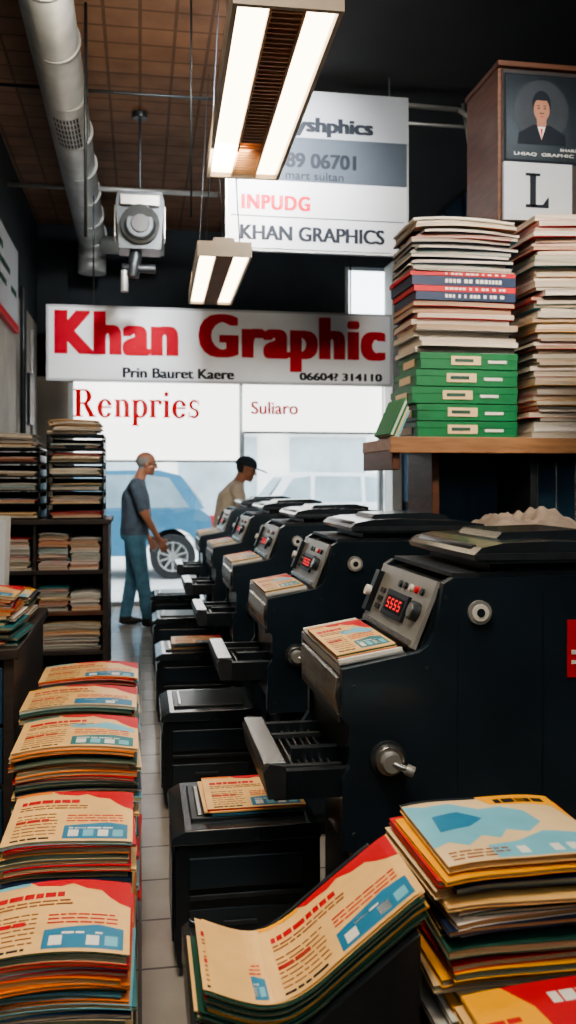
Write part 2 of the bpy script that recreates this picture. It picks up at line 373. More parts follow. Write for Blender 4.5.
# ceiling duct
b = MB(); zc = 4.03
b.cyl((-.49, 2.2, zc), (-.51, 9.7, zc), .145, 'duct', seg=36)
for i in range(11):
    y = 2.6+i*.7; b.cyl((-.49, y, zc), (-.49, y+.03, zc), .149, 'duct', seg=36)
for i in range(5):
    a = math.radians(i*18); a2 = math.radians((i+1)*18); r = .22
    b.cyl((-.51, 9.7+r*math.sin(a), zc-r+r*math.cos(a)), (-.51, 9.7+r*math.sin(a2), zc-r+r*math.cos(a2)), .145, 'duct', seg=30)
b.cyl((-.51, 9.92, zc-.22), (-.51, 9.92, zc-.35), .15, 'duct', seg=30)
for i in range(8):
    for j in range(6):
        a = math.radians(-62+i*9); y = 6.3+j*.09
        p = Vector((-.494+.146*math.sin(a+.5), y, zc-.146*math.cos(a+.5)))
        b.box(-.006, .006, -.028, .028, -.003, .003, 'ink', Matrix.Translation(p) @ Matrix.Rotation(-(a+.5), 4, 'Y'))
b.cyl((-.4, 9.6, zc-.12), (.25, 9.6, zc-.12), .09, 'duct', seg=24)
b.obj('ceiling_duct')
b = MB()
b.tube([(XL, 8.2, 4.05), (.7, 8.2, 4.05)], .022, 'duct'); b.tube([(XL, 6.5, 4.2), (1.0, 6.5, 4.2)], .012, 'dgrey')
b.tube([(-.32, 5.5, 4.3), (-.32, 5.5, 2.9)], .01, 'dgrey')
b.tube([(.28, 5.0, H), (.28, 5.0, 2.9)], .006, 'dgrey')
b.obj('ceiling_conduit')
b = MB()
b.tube([(1.45, 6.3, 4.18), (2.3, 6.3, 4.16), (2.55, 6.3, 4.02), (2.6, 5.5, 4.02)], .018, 'silver')
b.tube([(1.45, 6.45, 4.1), (3.0, 6.45, 4.1)], .012, 'silver'); b.tube([(2.35, 6.35, 4.23), (2.45, 6.35, 3.6)], .01, 'silver')
b.obj('ceiling_conduit')
# floodlight hanging
b = MB()
b.cyl((0, 7.2, 3.75), (0, 7.2, H), .012, 'dgrey', seg=8); b.cyl((0, 7.2, H-.05), (0, 7.2, H), .06, 'dgrey')
b.prism([(-.19,3.62),(-.17,3.70),(.17,3.70),(.19,3.62),(.165,3.25),(-.165,3.25)], 'y', 7.1, 7.35, 'dgrey')
b.box(-.15, .15, 7.06, 7.1, 3.58, 3.66, 'silver')
b.cyl((0, 7.1, 3.45), (0, 7.02, 3.42), .14, 'dgrey', r1=.15, seg=30); b.cyl((0, 7.02, 3.42), (0, 7.0, 3.42), .125, 'dgrey', r1=.1, seg=30); b.cyl((0, 7.0, 3.42), (0, 6.985, 3.42), .07, 'black', seg=24)
b.box(-.2, -.185, 7.15, 7.3, 3.35, 3.6, 'silver'); b.box(.185, .2, 7.15, 7.3, 3.35, 3.6, 'silver')
b.cyl((-.03, 7.2, 3.25), (-.06, 7.2, 3.05), .05, 'dgrey'); b.cyl((-.14, 7.2, 3.12), (.12, 7.2, 3.12), .035, 'dgrey'); b.cyl((-.12, 7.2, 3.1), (-.12, 7.2, 2.93), .03, 'duct')
b.obj('hanging_floodlight', .004)
b = MB()
b.tube([(XL+.05, 8.9, 3.3), (XL+.05, 8.9, 1.2)], .03, 'dgrey'); b.tube([(XL+.05, 9.6, 3.0), (XL+.05, 9.6, .3)], .02, 'duct')
b.box(XL, XL+.09, 9.1, 9.4, 2.0, 2.5, 'dgrey'); b.obj('wall_conduit', .003)

# ------------------------------------------------------------------ covers and stacks
def lines(D, u0, u1, v0, v1, n, m, rr, h=.5):
    dv = (v1-v0)/n
    for i in range(n):
        v = v1-dv*(i+1); u = u0
        while u < u1-.02:
            w = min(rr.uniform(.03, .11), u1-u); D.append(([(u, v), (u+w, v), (u+w, v+dv*h), (u, v+dv*h)], m)); u += w+.012
        
def design_a(seed):
    rr = random.Random(seed); D = []
    D.append(([(0,0),(1,0),(1,1),(0,1)], 'cream'))
    D.append(([(.30,1),(.36,.93),(.52,.90),(.60,.94),(.70,.86),(.80,.84),(.86,.74),(.93,.66),(1,.62),(1,1)], 'red'))
    D.append(([(0,.95),(.3,.95),(.3,1),(0,1)], ['lblue','orange','teal','yellow'][seed % 4]))
    lines(D, .07, .55, .74, .86, 1, 'red', rr, .6)
    lines(D, .07, .62, .62, .72, 2, 'brown', rr)
    lines(D, .07, .40, .12, .56, 7, 'brown', rr, .32)
    lines(D, .07, .33, .36, .44, 1, 'red', rr, .7)
    lines(D, .47, .92, .36, .52, 3, 'red', rr, .4)
    c1, c2 = ('blue', 'lblue')
    if seed % 3 == 2:   # coastline-style map patch
        D.append(([(.40,.62),(.5,.70),(.62,.66),(.72,.74),(.86,.68),(.97,.56),(.97,.48),(.80,.50),(.66,.55),(.5,.54)], 'lblue'))
        c1, c2 = ('teal', 'lblue')
    D.append(([(.46,.04),(.96,.04),(.96,.30),(.80,.34),(.46,.28)], c1))
    for i in range(4):
        u = .50+i*.115; D.append(([(u,.08),(u+.08,.08),(u+.08,.2),(u,.2)], c2 if i % 2 else 'inkw'))
    lines(D, .5, .85, .22, .27, 1, 'inkw', rr, .5)
    lines(D, .07, .36, .04, .09, 1, 'ink', rr, .6)
    return D
def design_b(seed):
    rr = random.Random(seed); D = []
    D.append(([(0,0),(1,0),(1,1),(0,1)], 'cream2'))
    D.append(([(0,.25),(.1,.3),(.2,.22),(.32,.35),(.42,.3),(.5,.42),(.62,.36),(.75,.5),(.72,.7),(.6,.8),(.45,.78),(.3,.9),(.12,.88),(0,.95)], 'lblue'))
    D.append(([(.1,.45),(.3,.5),(.42,.62),(.3,.75),(.12,.7)], 'blue'))
    D.append(([(.55,.85),(.95,.80),(1,.55),(1,1),(.5,1)], 'yellow'))
    D.append(([(.3,.02),(.98,.02),(.98,.3),(.7,.36),(.5,.24),(.3,.2)], 'lblue'))
    for i in range(5): D.append(([(.45+i*.1,.06),(.51+i*.1,.06),(.51+i*.1,.16),(.45+i*.1,.16)], 'inkw'))
    lines(D, .05, .4, .05, .18, 3, 'brown', rr); lines(D, .6, .95, .86, .95, 1, 'ink', rr, .8)
    D.append(([(0,.96),(.5,.96),(.5,1),(0,1)], 'ink'))
    return D
def design_c(seed):
    rr = random.Random(seed); D = []
    D.append(([(0,0),(1,0),(1,1),(0,1)], 'red'))
    D.append(([(0,0),(.25,0),(.35,.4),(.3,.8),(.2,1),(0,1)], 'yellow'))
    D.append(([(.45,.35),(.6,.3),(.75,.42),(.9,.4),(.92,.62),(.7,.7),(.5,.62)], 'yellow'))
    lines(D, .4, .9, .8, .92, 1, 'inkw', rr, .8); lines(D, .4, .9, .08, .25, 2, 'inkw', rr, .5); lines(D, .03, .2, .2, .8, 6, 'red', rr, .4)
    return D

def cover(b, design, fn, step=.0005):
    for i, (poly, m) in enumerate(design):
        lift = step*(.5 if i == 0 else 1+ (i % 3)*.35)
        if i == 0:
            n = 16
            for j in range(n):
                a, c = j/n, (j+1)/n
                b.face([fn(a,0,lift), fn(c,0,lift), fn(c,1,lift), fn(a,1,lift)], m)
        else:
            tmp = bmesh.new(); vs = [tmp.verts.new((u, v, 0)) for u, v in poly]; tmp.faces.new(vs)
            for j in range(1, 16):
                bmesh.ops.bisect_plane(tmp, geom=tmp.verts[:]+tmp.edges[:]+tmp.faces[:], plane_co=(j/16, 0, 0), plane_no=(1, 0, 0))
            bmesh.ops.triangulate(tmp, faces=tmp.faces[:])
            for f in tmp.faces: b.face([fn(v.co.x, v.co.y, lift) for v in f.verts], m)
            tmp.free()

def slab(b, cx, cy, w, d, z0, z1, rot, m, warp, nu=8, mtop=None):
    c, s = math.cos(rot), math.sin(rot); k = b.mi(m); kt = b.mi(mtop) if mtop else k
    G = []
    for i in range(nu+1):
        u = i/nu; row = []
        for v in (0, 1):
            for z in (z0, z1):
                x = (u-.5)*w; y = (v-.5)*d
                row.append(b.bm.verts.new((cx+x*c-y*s, cy+x*s+y*c, z+warp(u, v, z))))
        G.append(row)
    def F(q, kk): f = b.bm.faces.new(q); f.material_index = kk
    for i in range(nu):
        A, B = G[i], G[i+1]
        F([A[0], B[0], B[1], A[1]], k); F([A[2], A[3], B[3], B[2]], k); F([A[1], B[1], B[3], A[3]], kt); F([A[0], A[2], B[2], B[0]], k)
    F([G[0][0], G[0][1], G[0][3], G[0][2]], k); A = G[nu]; F([A[0], A[2], A[3], A[1]], k)

CC = ['red', 'cream', 'cream2', 'blue', 'dgreen', 'yellow', 'teal', 'inkw', 'dblue', 'orange', 'cream', 'dgreen']
def stack(name, x0, x1, y0, y1, z0, z1, seed, design=None, pages=PG, covers=CC, tmin=.007, tmax=.016, jit=.007, sag=.012, lean=0., b=None, finish=True, jr=.02):
    rr = random.Random(seed); own = b is None; b = b or MB(); z = z0; cx, cy = (x0+x1)/2, (y0+y1)/2; w, d = x1-x0, y1-y0
    ph = rr.uniform(0, 6)
    g = lambda s: max(-1.7*s, min(1.7*s, rr.gauss(0, s)))
    def warp(u, v, zz):
        k = (zz-z0)/max(.05, z1-z0)
        return -k*sag*(abs(u-.5)*2)**2.5 + k*.3*sag*math.sin(u*5+ph)
    while z < z1-.002:
        t = min(rr.uniform(tmin, tmax), z1-z)
        top = z+t >= z1-.002
        dx, dy, ro = g(jit), g(jit), g(jr)
        dx += lean*(z-z0)
        if top: dy = 0; ro = 0; dx = lean*(z-z0)
        ww = w*(1 if top else rr.uniform(.95, 1.0)); dd = d*(1 if top else rr.uniform(.95, 1.0))
        c = rr.choice(covers)
        slab(b, cx+dx, cy+dy, ww-.004, dd-.004, z+.0014, z+t-.0014, ro, rr.choice(pages), warp)
        slab(b, cx+dx, cy+dy, ww, dd, z+t-.0014, z+t-.0002, ro, c, warp)
        slab(b, cx+dx, cy+dy, ww, dd, z+.0002, z+.0014, ro, c, warp)
        if top and design:
            cover(b, design, lambda u, v, h: (cx+dx+(u-.5)*w, cy+(v-.5)*d, z+t-.0002+h+warp(u, v, z+t)))
        z += t
    if finish and own: return b.obj(name)
    return b

simplebox('low_bench', -.42, -.01, 1.35, 4.05, 0, .2, 'darkwood', bevel=.006)
LS = [(-.33,-.02,1.75,2.06,.555),(-.325,-.018,2.18,2.52,.60),(-.37,-.006,2.70,3.05,.67),(-.41,-.012,3.20,3.50,.668),(-.395,-.008,3.65,3.95,.668)]
for i, (a, c, d, e, z) in enumerate(LS):
    stack('magazine_stack', a, c, d, e, .2, z, 20+i, design_a(i), jit=.007, covers=['cream','red','cream2','dgreen','lblue','dgreen','cream','dblue','orange','teal'])
# right pallet stacks
simplebox('pallet', .50, .98, 1.08, 1.86, 0, .2, 'darkwood', bevel=.006)
stack('magazine_stack', .53, .85, 1.50, 1.80, .2, .79, 41, design_b(3), jit=.014, jr=.06, sag=.015, covers=CC)
stack('magazine_stack', .53, .87, 1.12, 1.44, .2, .60, 42, design_c(3), jit=.008, jr=.03)

# ------------------------------------------------------------------ machines
def machine(name='duplicating_machine'):
    Y0, Y1 = 2.2, 2.78
    b = MB()
    prof = [(.50,.52),(.50,.70),(.52,.73),(.52,.83),(.50,.85),(.50,.975),(.665,1.005),(.70,1.012),(.725,1.03),(.742,1.06),(.765,1.185),(.79,1.20),(1.40,1.20),(1.42,1.18),(1.42,.52)]
    b.prism(prof, 'y', Y0, Y0+.03, 'navy'); b.prism(prof, 'y', Y1-.03, Y1, 'navy')
    inner = [(.53,.53),(.53,.96),(.66,.985),(.70,1.0),(.735,1.08),(.76,1.17),(.80,1.185),(1.40,1.185),(1.40,.53)]
    b.prism(inner, 'y', Y0+.025, Y1-.025, 'black')
    b.box(.57, 1.38, Y0+.03, Y1-.03, .06, .53, 'black'); b.box(.60, 1.35, Y0+.06, Y1-.06, 0, .06, 'ink')
    b.box(.565, .57, Y0+.08, Y1-.08, .12, .48, 'navy'); b.box(.555, .566, Y0+.15, Y1-.15, .42, .44, 'steel')
    b.box(.62, 1.34, Y0+.02, Y0+.03, .10, .49, 'navy')
    b.box(.80, .803, Y0-.001, Y0+.01, .56, 1.16, 'black')
    for (x, z) in ((.53,.56),(.53,.93),(.77,1.15),(1.39,.56),(1.39,1.15),(.9,.56),(.72,.97)):
        b.cyl((x, Y0, z), (x, Y0-.003, z), .006, 'dgrey', seg=10)
    b.box(.50, .53, Y0+.03, Y1-.03, .955, .975, 'silver')
    b.cyl((.535, Y0+.03, .90), (.535, Y1-.03, .90), .045, 'dgrey', seg=24)
    for i in range(34):
        y = Y0+.045+i*(Y1-Y0-.09)/33
        b.prism([(.497,.855),(.488,.90),(.493,.945),(.515,.955),(.515,.85)], 'y', y-.003, y+.003, 'steel')
    b.box(.495, .53, Y0+.03, Y1-.03, .835, .855, 'dgrey')
    T = Matrix.Translation((.50, 0, .978)) @ Matrix.Rotation(math.radians(-9.5), 4, 'Y')
    b.box(0, .172, Y0+.03, Y1-.03, 0, .006, 'silver', T)
    b.box(0, .17, Y0+.035, Y0+.05, .006, .014, 'white', T); b.box(0, .17, Y1-.05, Y1-.035, .006, .014, 'white', T)
    for k in range(5):
        o = .0008*k; b.box(.006-o, .166-o, Y0+.06+o*2, Y1-.10+o, .0065+k*.003, .009+k*.003, ['cream2','red','cream','dgreen','cream'][k], T)
    dz = .0065+4*.003+.0025
    cover(b, design_a(77), lambda u, v, h: T @ Vector((.003+u*.158, Y0+.07+v*.40, dz+h)), .0007)
    Tc = Matrix.Translation((.70, 0, 1.012)) @ Matrix.Rotation(math.radians(-68), 4, 'Y')
    b.box(0, .185, Y0+.03, Y1-.03, 0, .012, 'silver', Tc)
    b.box(.005, .018, Y0+.05, Y1-.05, .012, .02, 'steel', Tc)
    b.box(.045, .12, Y0+.17, Y0+.37, .012, .022, 'black', Tc)
    b.box(.06, .105, Y0+.19, Y0+.35, .022, .0235, 'ink', Tc)
    for k in range(4):
        yy = Y0+.205+k*.036
        for (a0, a1, c0, c1) in ((.068,.073,0,.02),(.080,.085,0,.02),(.093,.098,0,.02),(.070,.083,-.002,.003),(.083,.096,.017,.022)):
            b.box(a0, a1, yy+c0, yy+c1, .0235, .0245, 'led', Tc)
    for k in range(5): b.cyl(Tc @ Vector((.145, Y0+.10+k*.05, .012)), Tc @ Vector((.145, Y0+.10+k*.05, .020)), .010, ['black','red','white','black','dgrey'][k], seg=14)
    for k in range(3): b.box(.05+.025*k, .065+.025*k, Y0+.42, Y0+.46, .012, .018, 'dgrey', Tc)
    b.cyl(Tc @ Vector((.09, Y0+.09, .012)), Tc @ Vector((.09, Y0+.09, .034)), .026, 'dgrey', seg=24); b.cyl(Tc @ Vector((.09, Y0+.09, .034)), Tc @ Vector((.09, Y0+.09, .037)), .02, 'steel', seg=24)
    b.box(.03, .16, Y1-.08, Y1-.04, .012, .03, 'black', Tc); b.cyl(Tc @ Vector((.09, Y1-.06, .03)), Tc @ Vector((.09, Y1-.06, .045)), .016, 'white', seg=18)
    b.cyl((.616, Y0, .748), (.616, Y0-.012, .748), .046, 'dgrey', seg=32); b.cyl((.616, Y0-.012, .748), (.616, Y0-.03, .748), .040, 'steel', r1=.036, seg=32)
    b.cyl((.616, Y0-.03, .748), (.616, Y0-.05, .748), .026, 'silver', r1=.023, seg=28)
    b.cyl((.616, Y0-.04, .748), (.655, Y0-.052, .732), .010, 'steel', seg=14); b.cyl((.650, Y0-.050, .735), (.668, Y0-.056, .727), .014, 'silver', seg=16)
    b.cyl((.858, Y0, 1.111), (.858, Y0-.012, 1.111), .031, 'silver', seg=32); b.cyl((.858, Y0-.012, 1.111), (.858, Y0-.016, 1.111), .022, 'white', seg=32); b.cyl((.858, Y0-.016, 1.111), (.858, Y0-.018, 1.111), .011, 'ink', seg=20)
    b.box(1.03, 1.035, Y0-.001, Y0+.01, .56, 1.16, 'black')
    b.box(1.10, 1.18, Y0-.004, Y0, .935, 1.085, 'red'); b.box(1.11, 1.17, Y0-.005, Y0-.004, .995, 1.007, 'inkw'); b.box(1.11, 1.16, Y0-.005, Y0-.004, .97, .98, 'inkw')
    b.cyl((1.14, Y0-.006, 1.065), (1.14, Y0, 1.065), .01, 'inkw', seg=16)
    # output tray
    b.box(.34, .53, Y0+.03, Y1-.10, .655, .668, 'black')
    b.box(.33, .53, Y0+.02, Y0+.045, .65, .722, 'black'); b.box(.33, .53, Y1-.12, Y1-.095, .65, .722, 'black')
    b.prism([(.315,.655),(.302,.72),(.318,.742),(.36,.735),(.36,.655)], 'y', Y0+.015, Y1-.09, 'dgrey')
    b.box(.306, .36, Y0+.03, Y1-.11, .735, .742, 'steel')
    for k in range(7):
        x = .375+k*.02; b.box(x, x+.006, Y0+.045, Y1-.12, .668, .70, 'steel' if k % 2 else 'dgrey')
    b.box(.37, .52, Y0+.09, Y0+.11, .70, .712, 'dgrey'); b.box(.37, .52, Y1-.2, Y1-.18, .70, .712, 'dgrey')
    b.box(.40, .53, Y0+.18, Y0+.21, .668, .73, 'black')
    # top lid
    lid = [(.845,1.243),(.84,1.258),(.86,1.276),(.92,1.288),(1.05,1.292),(1.30,1.282),(1.40,1.268),(1.41,1.25),(1.40,1.238),(.87,1.235)]
    b.prism(lid, 'y', Y0-.015, Y1-.03, 'lid')
    b.prism([(.96,1.286),(.98,1.306),(1.22,1.312),(1.30,1.296),(1.30,1.28),(.96,1.28)], 'y', Y0+.14, Y1-.14, 'lid')
    b.prism([(.848,1.245),(.843,1.256),(.85,1.262),(1.40,1.262),(1.405,1.25),(1.40,1.243)], 'y', Y0-.018, Y0-.014, 'dgrey')
    b.box(.90, 1.37, Y0+.03, Y1-.06, 1.19, 1.24, 'black')
    b.box(.79, 1.38, Y0+.01, Y1-.04, 1.20, 1.212, 'dgrey')
    for k in range(9): b.box(.92+k*.045, .94+k*.045, Y0+.026, Y0+.032, 1.214, 1.232, 'dgrey')
    b.cyl((.865, Y0+.05, 1.268), (.865, Y1-.09, 1.268), .013, 'black', seg=14)
    return b.obj(name, .004)
m0 = machine()
for i in range(1, 5): inst(m0, 0, 1.35*i, 0)

def feeder(name='paper_feeder_unit'):
    b = MB(); x0, x1, y0, y1, h = .10, .53, 2.63, 3.04, .42
    b.prism([(x0+.01,0.03),(x0,.10),(x0,h-.05),(x0+.02,h-.03),(x1,h-.03),(x1,.03)], 'y', y0, y1, 'black')
    b.box(x0+.03, x1-.02, y0+.03, y1-.03, 0, .03, 'ink')
    b.prism([(x0-.01,h-.03),(x0-.008,h-.008),(x0+.03,h+.012),(x1-.03,h+.015),(x1,h),(x1,h-.03)], 'y', y0-.012, y1+.005, 'lid')
    b.box(x0+.04, x1-.05, y0-.008, y0, .26, .35, 'navy'); b.box(x0+.04, x1-.05, y0-.014, y0-.008, .23, .245, 'dgrey')
    b.box(x0+.04, x1-.05, y0-.006, y0, .06, .20, 'navy'); b.box(x0+.14, x0+.24, y0-.014, y0-.006, .15, .165, 'dgrey')
    b.box(x0-.006, x0, y0+.06, y1-.06, .08, .32, 'navy')
    b.box(x0+.05, x1-.07, y0+.06, y1-.05, h+.012, h+.022, 'black'); b.box(x0+.07, x0+.085, y0+.08, y1-.08, h+.022, h+.028, 'steel')
    return b.obj(name, .004)
f0 = feeder()
for i in range(1, 5): inst(f0, 0, 1.35*i, 0)
b = MB(); z = .4435
stack('x', .20, .50, 2.70, 2.99, z, z+.02, 5, design_a(9), tmin=.004, tmax=.006, sag=.002, b=b); b.obj('leaflet_pile')
b = MB(); stack('x', .19, .50, 5.41, 5.67, z, z+.03, 6, design_a(12), tmin=.004, tmax=.006, sag=.002, b=b); b.obj('leaflet_pile')

# slanted feeder with bent booklet pile
def zb(x):
    P = [(.09,.545),(.15,.515),(.22,.495),(.28,.515),(.34,.565),(.42,.625),(.50,.685)]
    for (a, c), (d, e) in zip(P[:-1], P[1:]):
        if x <= d:
            t = (x-a)/(d-a); return c+(e-c)*t
    return P[-1][1]
def zs(x): return sum(zb(min(.50, max(.09, x+dx))) for dx in (-.03,-.015,0,.015,.03))/5
b = MB()
top = [(.10+.38*i/16, zs(.10+.38*i/16)-.004) for i in range(17)]
b.prism([(.10,.04)]+top+[(.48,.04)], 'y', 1.50, 1.86, 'black')
b.prism([(.085,.46),(.085,.53),(.10,.54),(.105,.46)], 'y', 1.49, 1.87, 'lid')
b.box(.12, .46, 1.53, 1.83, 0, .04, 'ink'); b.box(.14, .44, 1.49, 1.50, .10, .42, 'navy'); b.box(.2, .38, 1.48, 1.49, .38, .395, 'dgrey')
b.prism([(a, z-.03) for a, z in top]+[(a, z+.012) for a, z in top[::-1]], 'y', 1.855, 1.87, 'lid')
b.obj('paper_feeder_unit', .003)
b = MB(); rr = random.Random(3); nl = 14
def bent(b, xa, xb, ya, yb, off, th, m, n=24):
    k = b.mi(m); G = []
    for i in range(n+1):
        x = xa+(xb-xa)*i/n; z = zs(x)+off; G.append([b.bm.verts.new((x+off*.1, y, zz)) for y in (ya, yb) for zz in (z, z+th)])
    for i in range(n):
        A, B = G[i], G[i+1]
        for q in ([A[0],B[0],B[1],A[1]],[A[2],A[3],B[3],B[2]],[A[1],B[1],B[3],A[3]],[A[0],A[2],B[2],B[0]]):
            f = b.bm.faces.new(q); f.material_index = k; f.smooth = False
    for q in ([G[0][i] for i in (0,1,3,2)], [G[n][i] for i in (0,2,3,1)]): b.bm.faces.new(q).material_index = k
cl = ['dgreen','cream2','dgreen','cream','dgreen','yellow','cream2','dgreen','cream2','red','dgreen','cream2','dgreen','cream']
for k in range(nl):
    e = rr.uniform(-.010,.010); e2 = rr.uniform(-.005,.005)
    bent(b, .098+e+.0008*k, .492+e-.001*k, 1.52+e2, 1.77+e2, k*.0040, .0026, PG[k % 6]); bent(b, .096+e+.0008*k, .494+e-.001*k, 1.518+e2, 1.772+e2, k*.0040+.0026, .0011, cl[k])
zt = (nl-1)*.004+.0037
cover(b, design_a(31), lambda u, v, h: (.23+u*.26, 1.52+v*.25, zs(.23+u*.26)+zt+h), .0008)
cover(b, design_a(32)[:1]+design_a(33)[3:], lambda u, v, h: (.105+u*.12, 1.52+v*.25, zs(.105+u*.12)+zt+h), .0008)
b.obj('booklet_pile')

# ------------------------------------------------------------------ right shelf with piles
b = MB()
b.box(1.24, XR-.032, 4.32, 4.95, 1.60, 1.66, 'woodl'); b.box(1.22, XR-.032, 4.30, 4.33, 1.585, 1.665, 'woodl')
b.box(1.24, 1.28, 4.34, 4.93, 1.50, 1.60, 'wood')
b.box(1.50, 1.54, 4.50, 4.93, 0, 1.60, 'wood'); b.box(1.54, XR-.04, 4.89, 4.93, 0, 1.60, 'wallblue'); b.box(2.02, 2.06, 4.45, 4.9, 0, 1.6, 'dgrey')
for k in range(8): b.box(2.12+k*.11, 2.13+k*.11, 4.59, 4.60, .9, 1.55, 'steel')
b.box(2.06, XR-.04, 4.6, 4.63, .9, 1.55, 'wallblue'); b.box(1.54, XR-.04, 4.55, 4.9, .88, .91, 'darkwood'); b.box(2.98, 3.01, 4.4, 4.9, 0, 1.6, 'wood')
b.box(1.5, XR-.04, 4.5, 4.93, 0, .1, 'darkwood')
b.obj('storage_shelf', .004)
def greenboxes():
    b = MB(); rr = random.Random(2)
    for k in range(5):
        z = 1.667+k*.088; e = rr.uniform(-.015,.015); x0 = 1.40+e+(-.02 if k < 3 else .0); x1 = 1.93
        b.box(x0, x1, 4.40+abs(e), 4.80, z, z+.083, 'green'); b.box(x0-.004, x1+.002, 4.397+abs(e), 4.805, z+.05, z+.083, 'green')
        b.box(x0+.16, x0+.32, 4.394+abs(e), 4.40+abs(e), z+.02, z+.066, 'cream2'); b.box(x0+.18, x0+.28, 4.392+abs(e), 4.394+abs(e), z+.035, z+.052, 'dgreen')
        b.box(x0+.36, x0+.46, 4.394+abs(e), 4.4+abs(e), z+.03, z+.045, 'inkw'); b.box(x0-.006, x0-.003, 4.5, 4.7, z+.02, z+.06, 'cream2')
    return b.obj('green_paper_boxes', .003)
greenboxes()
T = Matrix.Translation((1.235, 4.38, 1.695)) @ Matrix.Rotation(math.radians(24), 4, 'Y')
b = MB()
for k in range(5): b.box(.0+k*.011, .009+k*.011, 0, .3, 0, .20-.012*k, ['green','inkw','green','cream2','lblue'][k], T)
lf = b.obj('leaning_folders', .001)
zmin = min(v.co.z for v in lf.data.vertices); lf.location.z = 1.662-zmin
b = MB()
zt2 = 1.667+5*.088+.001
SX0, SX1, SY0, SY1 = 1.375, 1.92, 4.42, 4.80
stack('x', SX0, SX1, SY0, SY1, zt2, zt2+.26, 51, pages=PGW, covers=['inkw','cream2','dblue','inkw','red','ink'], tmin=.018, tmax=.034, jit=.014, b=b, sag=.006)
z = zt2+.262
for k, (c, t) in enumerate((('dblue',.045),('red',.03),('dblue',.05),('red',.022))):
    b.box(SX0+.01-.01*k, SX1, SY0-.01, SY1, z, z+t-.002, c)
    x = 1.54
    while x < 1.86:
        w = R.uniform(.010,.022); b.box(x, x+w, SY0-.0115, SY0-.01, z+t*.3, z+t*.68, 'inkw'); x += w+R.choice((.006,.006,.02))
    z += t
stack('x', SX0, SX1, SY0, SY1, z, 2.80, 52, pages=PGW, covers=['inkw','cream2','dblue','lblue','red','dblue','ink','orange'], tmin=.010, tmax=.022, jit=.018, b=b, sag=.012, jr=.04)
b.obj('book_stack')
stack('book_stack', 1.99, 2.64, 4.33, 4.67, 1.667, 2.82, 53, pages=PGW, covers=['inkw','cream2','red','ink','yellow','cream2','dblue','red','teal'], tmin=.014, tmax=.034, jit=.016, sag=.014, jr=.02)

# wall cabinet with poster and letter sign
b = MB()
b.box(1.96, XR-.035, 4.74, 5.22, 2.87, 3.74, 'wood'); b.box(1.98, XR-.05, 4.72, 4.74, 2.875, 3.73, 'darkwood'); b.box(1.95, XR-.035, 4.71, 5.23, 3.74, 3.77, 'wood')
b.obj('wall_cabinet', .004)
b = MB(); b.box(1.985, 2.45, 4.705, 4.719, 3.215, 3.70, 'ink'); b.box(1.995, 2.44, 4.703, 4.705, 3.225, 3.69, 'black')
cx = 2.20
def ell(cx, cz, rx, rz, y, m, a0=0, a1=360, n=28):
    b.face([(cx+rx*math.cos(math.radians(a0+(a1-a0)*i/n)), y, cz+rz*math.sin(math.radians(a0+(a1-a0)*i/n))) for i in range(n+(0 if a1-a0 == 360 else 1))], m)
POSTBG = mat('poster_backdrop', (.022,.028,.036), .6)
ell(cx, 3.50, .16, .17, 4.7025, POSTBG)
b.face([(cx-.14,4.702,3.31),(cx-.135,4.702,3.37),(cx-.05,4.702,3.42),(cx+.05,4.702,3.42),(cx+.14,4.702,3.37),(cx+.145,4.702,3.31)], 'ink')
b.face([(cx-.028,4.7015,3.425),(cx,4.7015,3.34),(cx+.028,4.7015,3.425)], 'inkw'); b.face([(cx-.008,4.701,3.40),(cx,4.701,3.34),(cx+.008,4.701,3.40)], 'red')
b.face([(cx-.03,4.7012,3.46),(cx-.025,4.7012,3.41),(cx+.025,4.7012,3.41),(cx+.03,4.7012,3.46)], 'skin')
ell(cx, 3.535, .055, .075, 4.7012, 'ink'); ell(cx, 3.505, .047, .066, 4.7005, 'skin'); ell(cx, 3.55, .05, .035, 4.700, 'ink', 10, 170)
for s in (-1, 1): ell(cx+s*.018, 3.512, .007, .004, 4.6998, 'ink', n=10); b.face([(cx+s*.009,4.6998,3.523),(cx+s*.03,4.6998,3.525),(cx+s*.03,4.6998,3.529),(cx+s*.009,4.6998,3.527)], 'ink')
b.face([(cx-.012,4.6998,3.482),(cx+.012,4.6998,3.482),(cx+.014,4.6998,3.487),(cx-.014,4.6998,3.487)], 'ink'); b.face([(cx-.013,4.6998,3.468),(cx+.013,4.6998,3.468),(cx+.008,4.6998,3.463),(cx-.008,4.6998,3.463)], 'red')
po = b.obj('portrait_poster')
text('LHIAQ  GRAPHIC', 2.04, 2.39, 3.245, 3.265, 4.703, 'inkw', 'lettering_1', po, 0, .001); text('SHARIF', 2.31, 2.42, 3.28, 3.295, 4.703, 'inkw', 'lettering_2', po, 0, .001)
b = MB(); b.box(1.975, 2.375, 4.69, 4.719, 2.885, 3.205, 'hangwh'); b.box(1.995, 2.355, 4.688, 4.69, 2.905, 3.185, 'hangwh')
b.box(2.125, 2.16, 4.684, 4.688, 2.96, 3.14, 'ink'); b.box(2.10, 2.185, 4.684, 4.688, 3.13, 3.145, 'ink'); b.box(2.10, 2.235, 4.684, 4.688, 2.955, 2.973, 'ink'); b.prism([(2.20,2.973),(2.235,2.973),(2.235,3.02)], 'y', 4.684, 4.688, 'ink')
b.obj('letter_sign', .003)

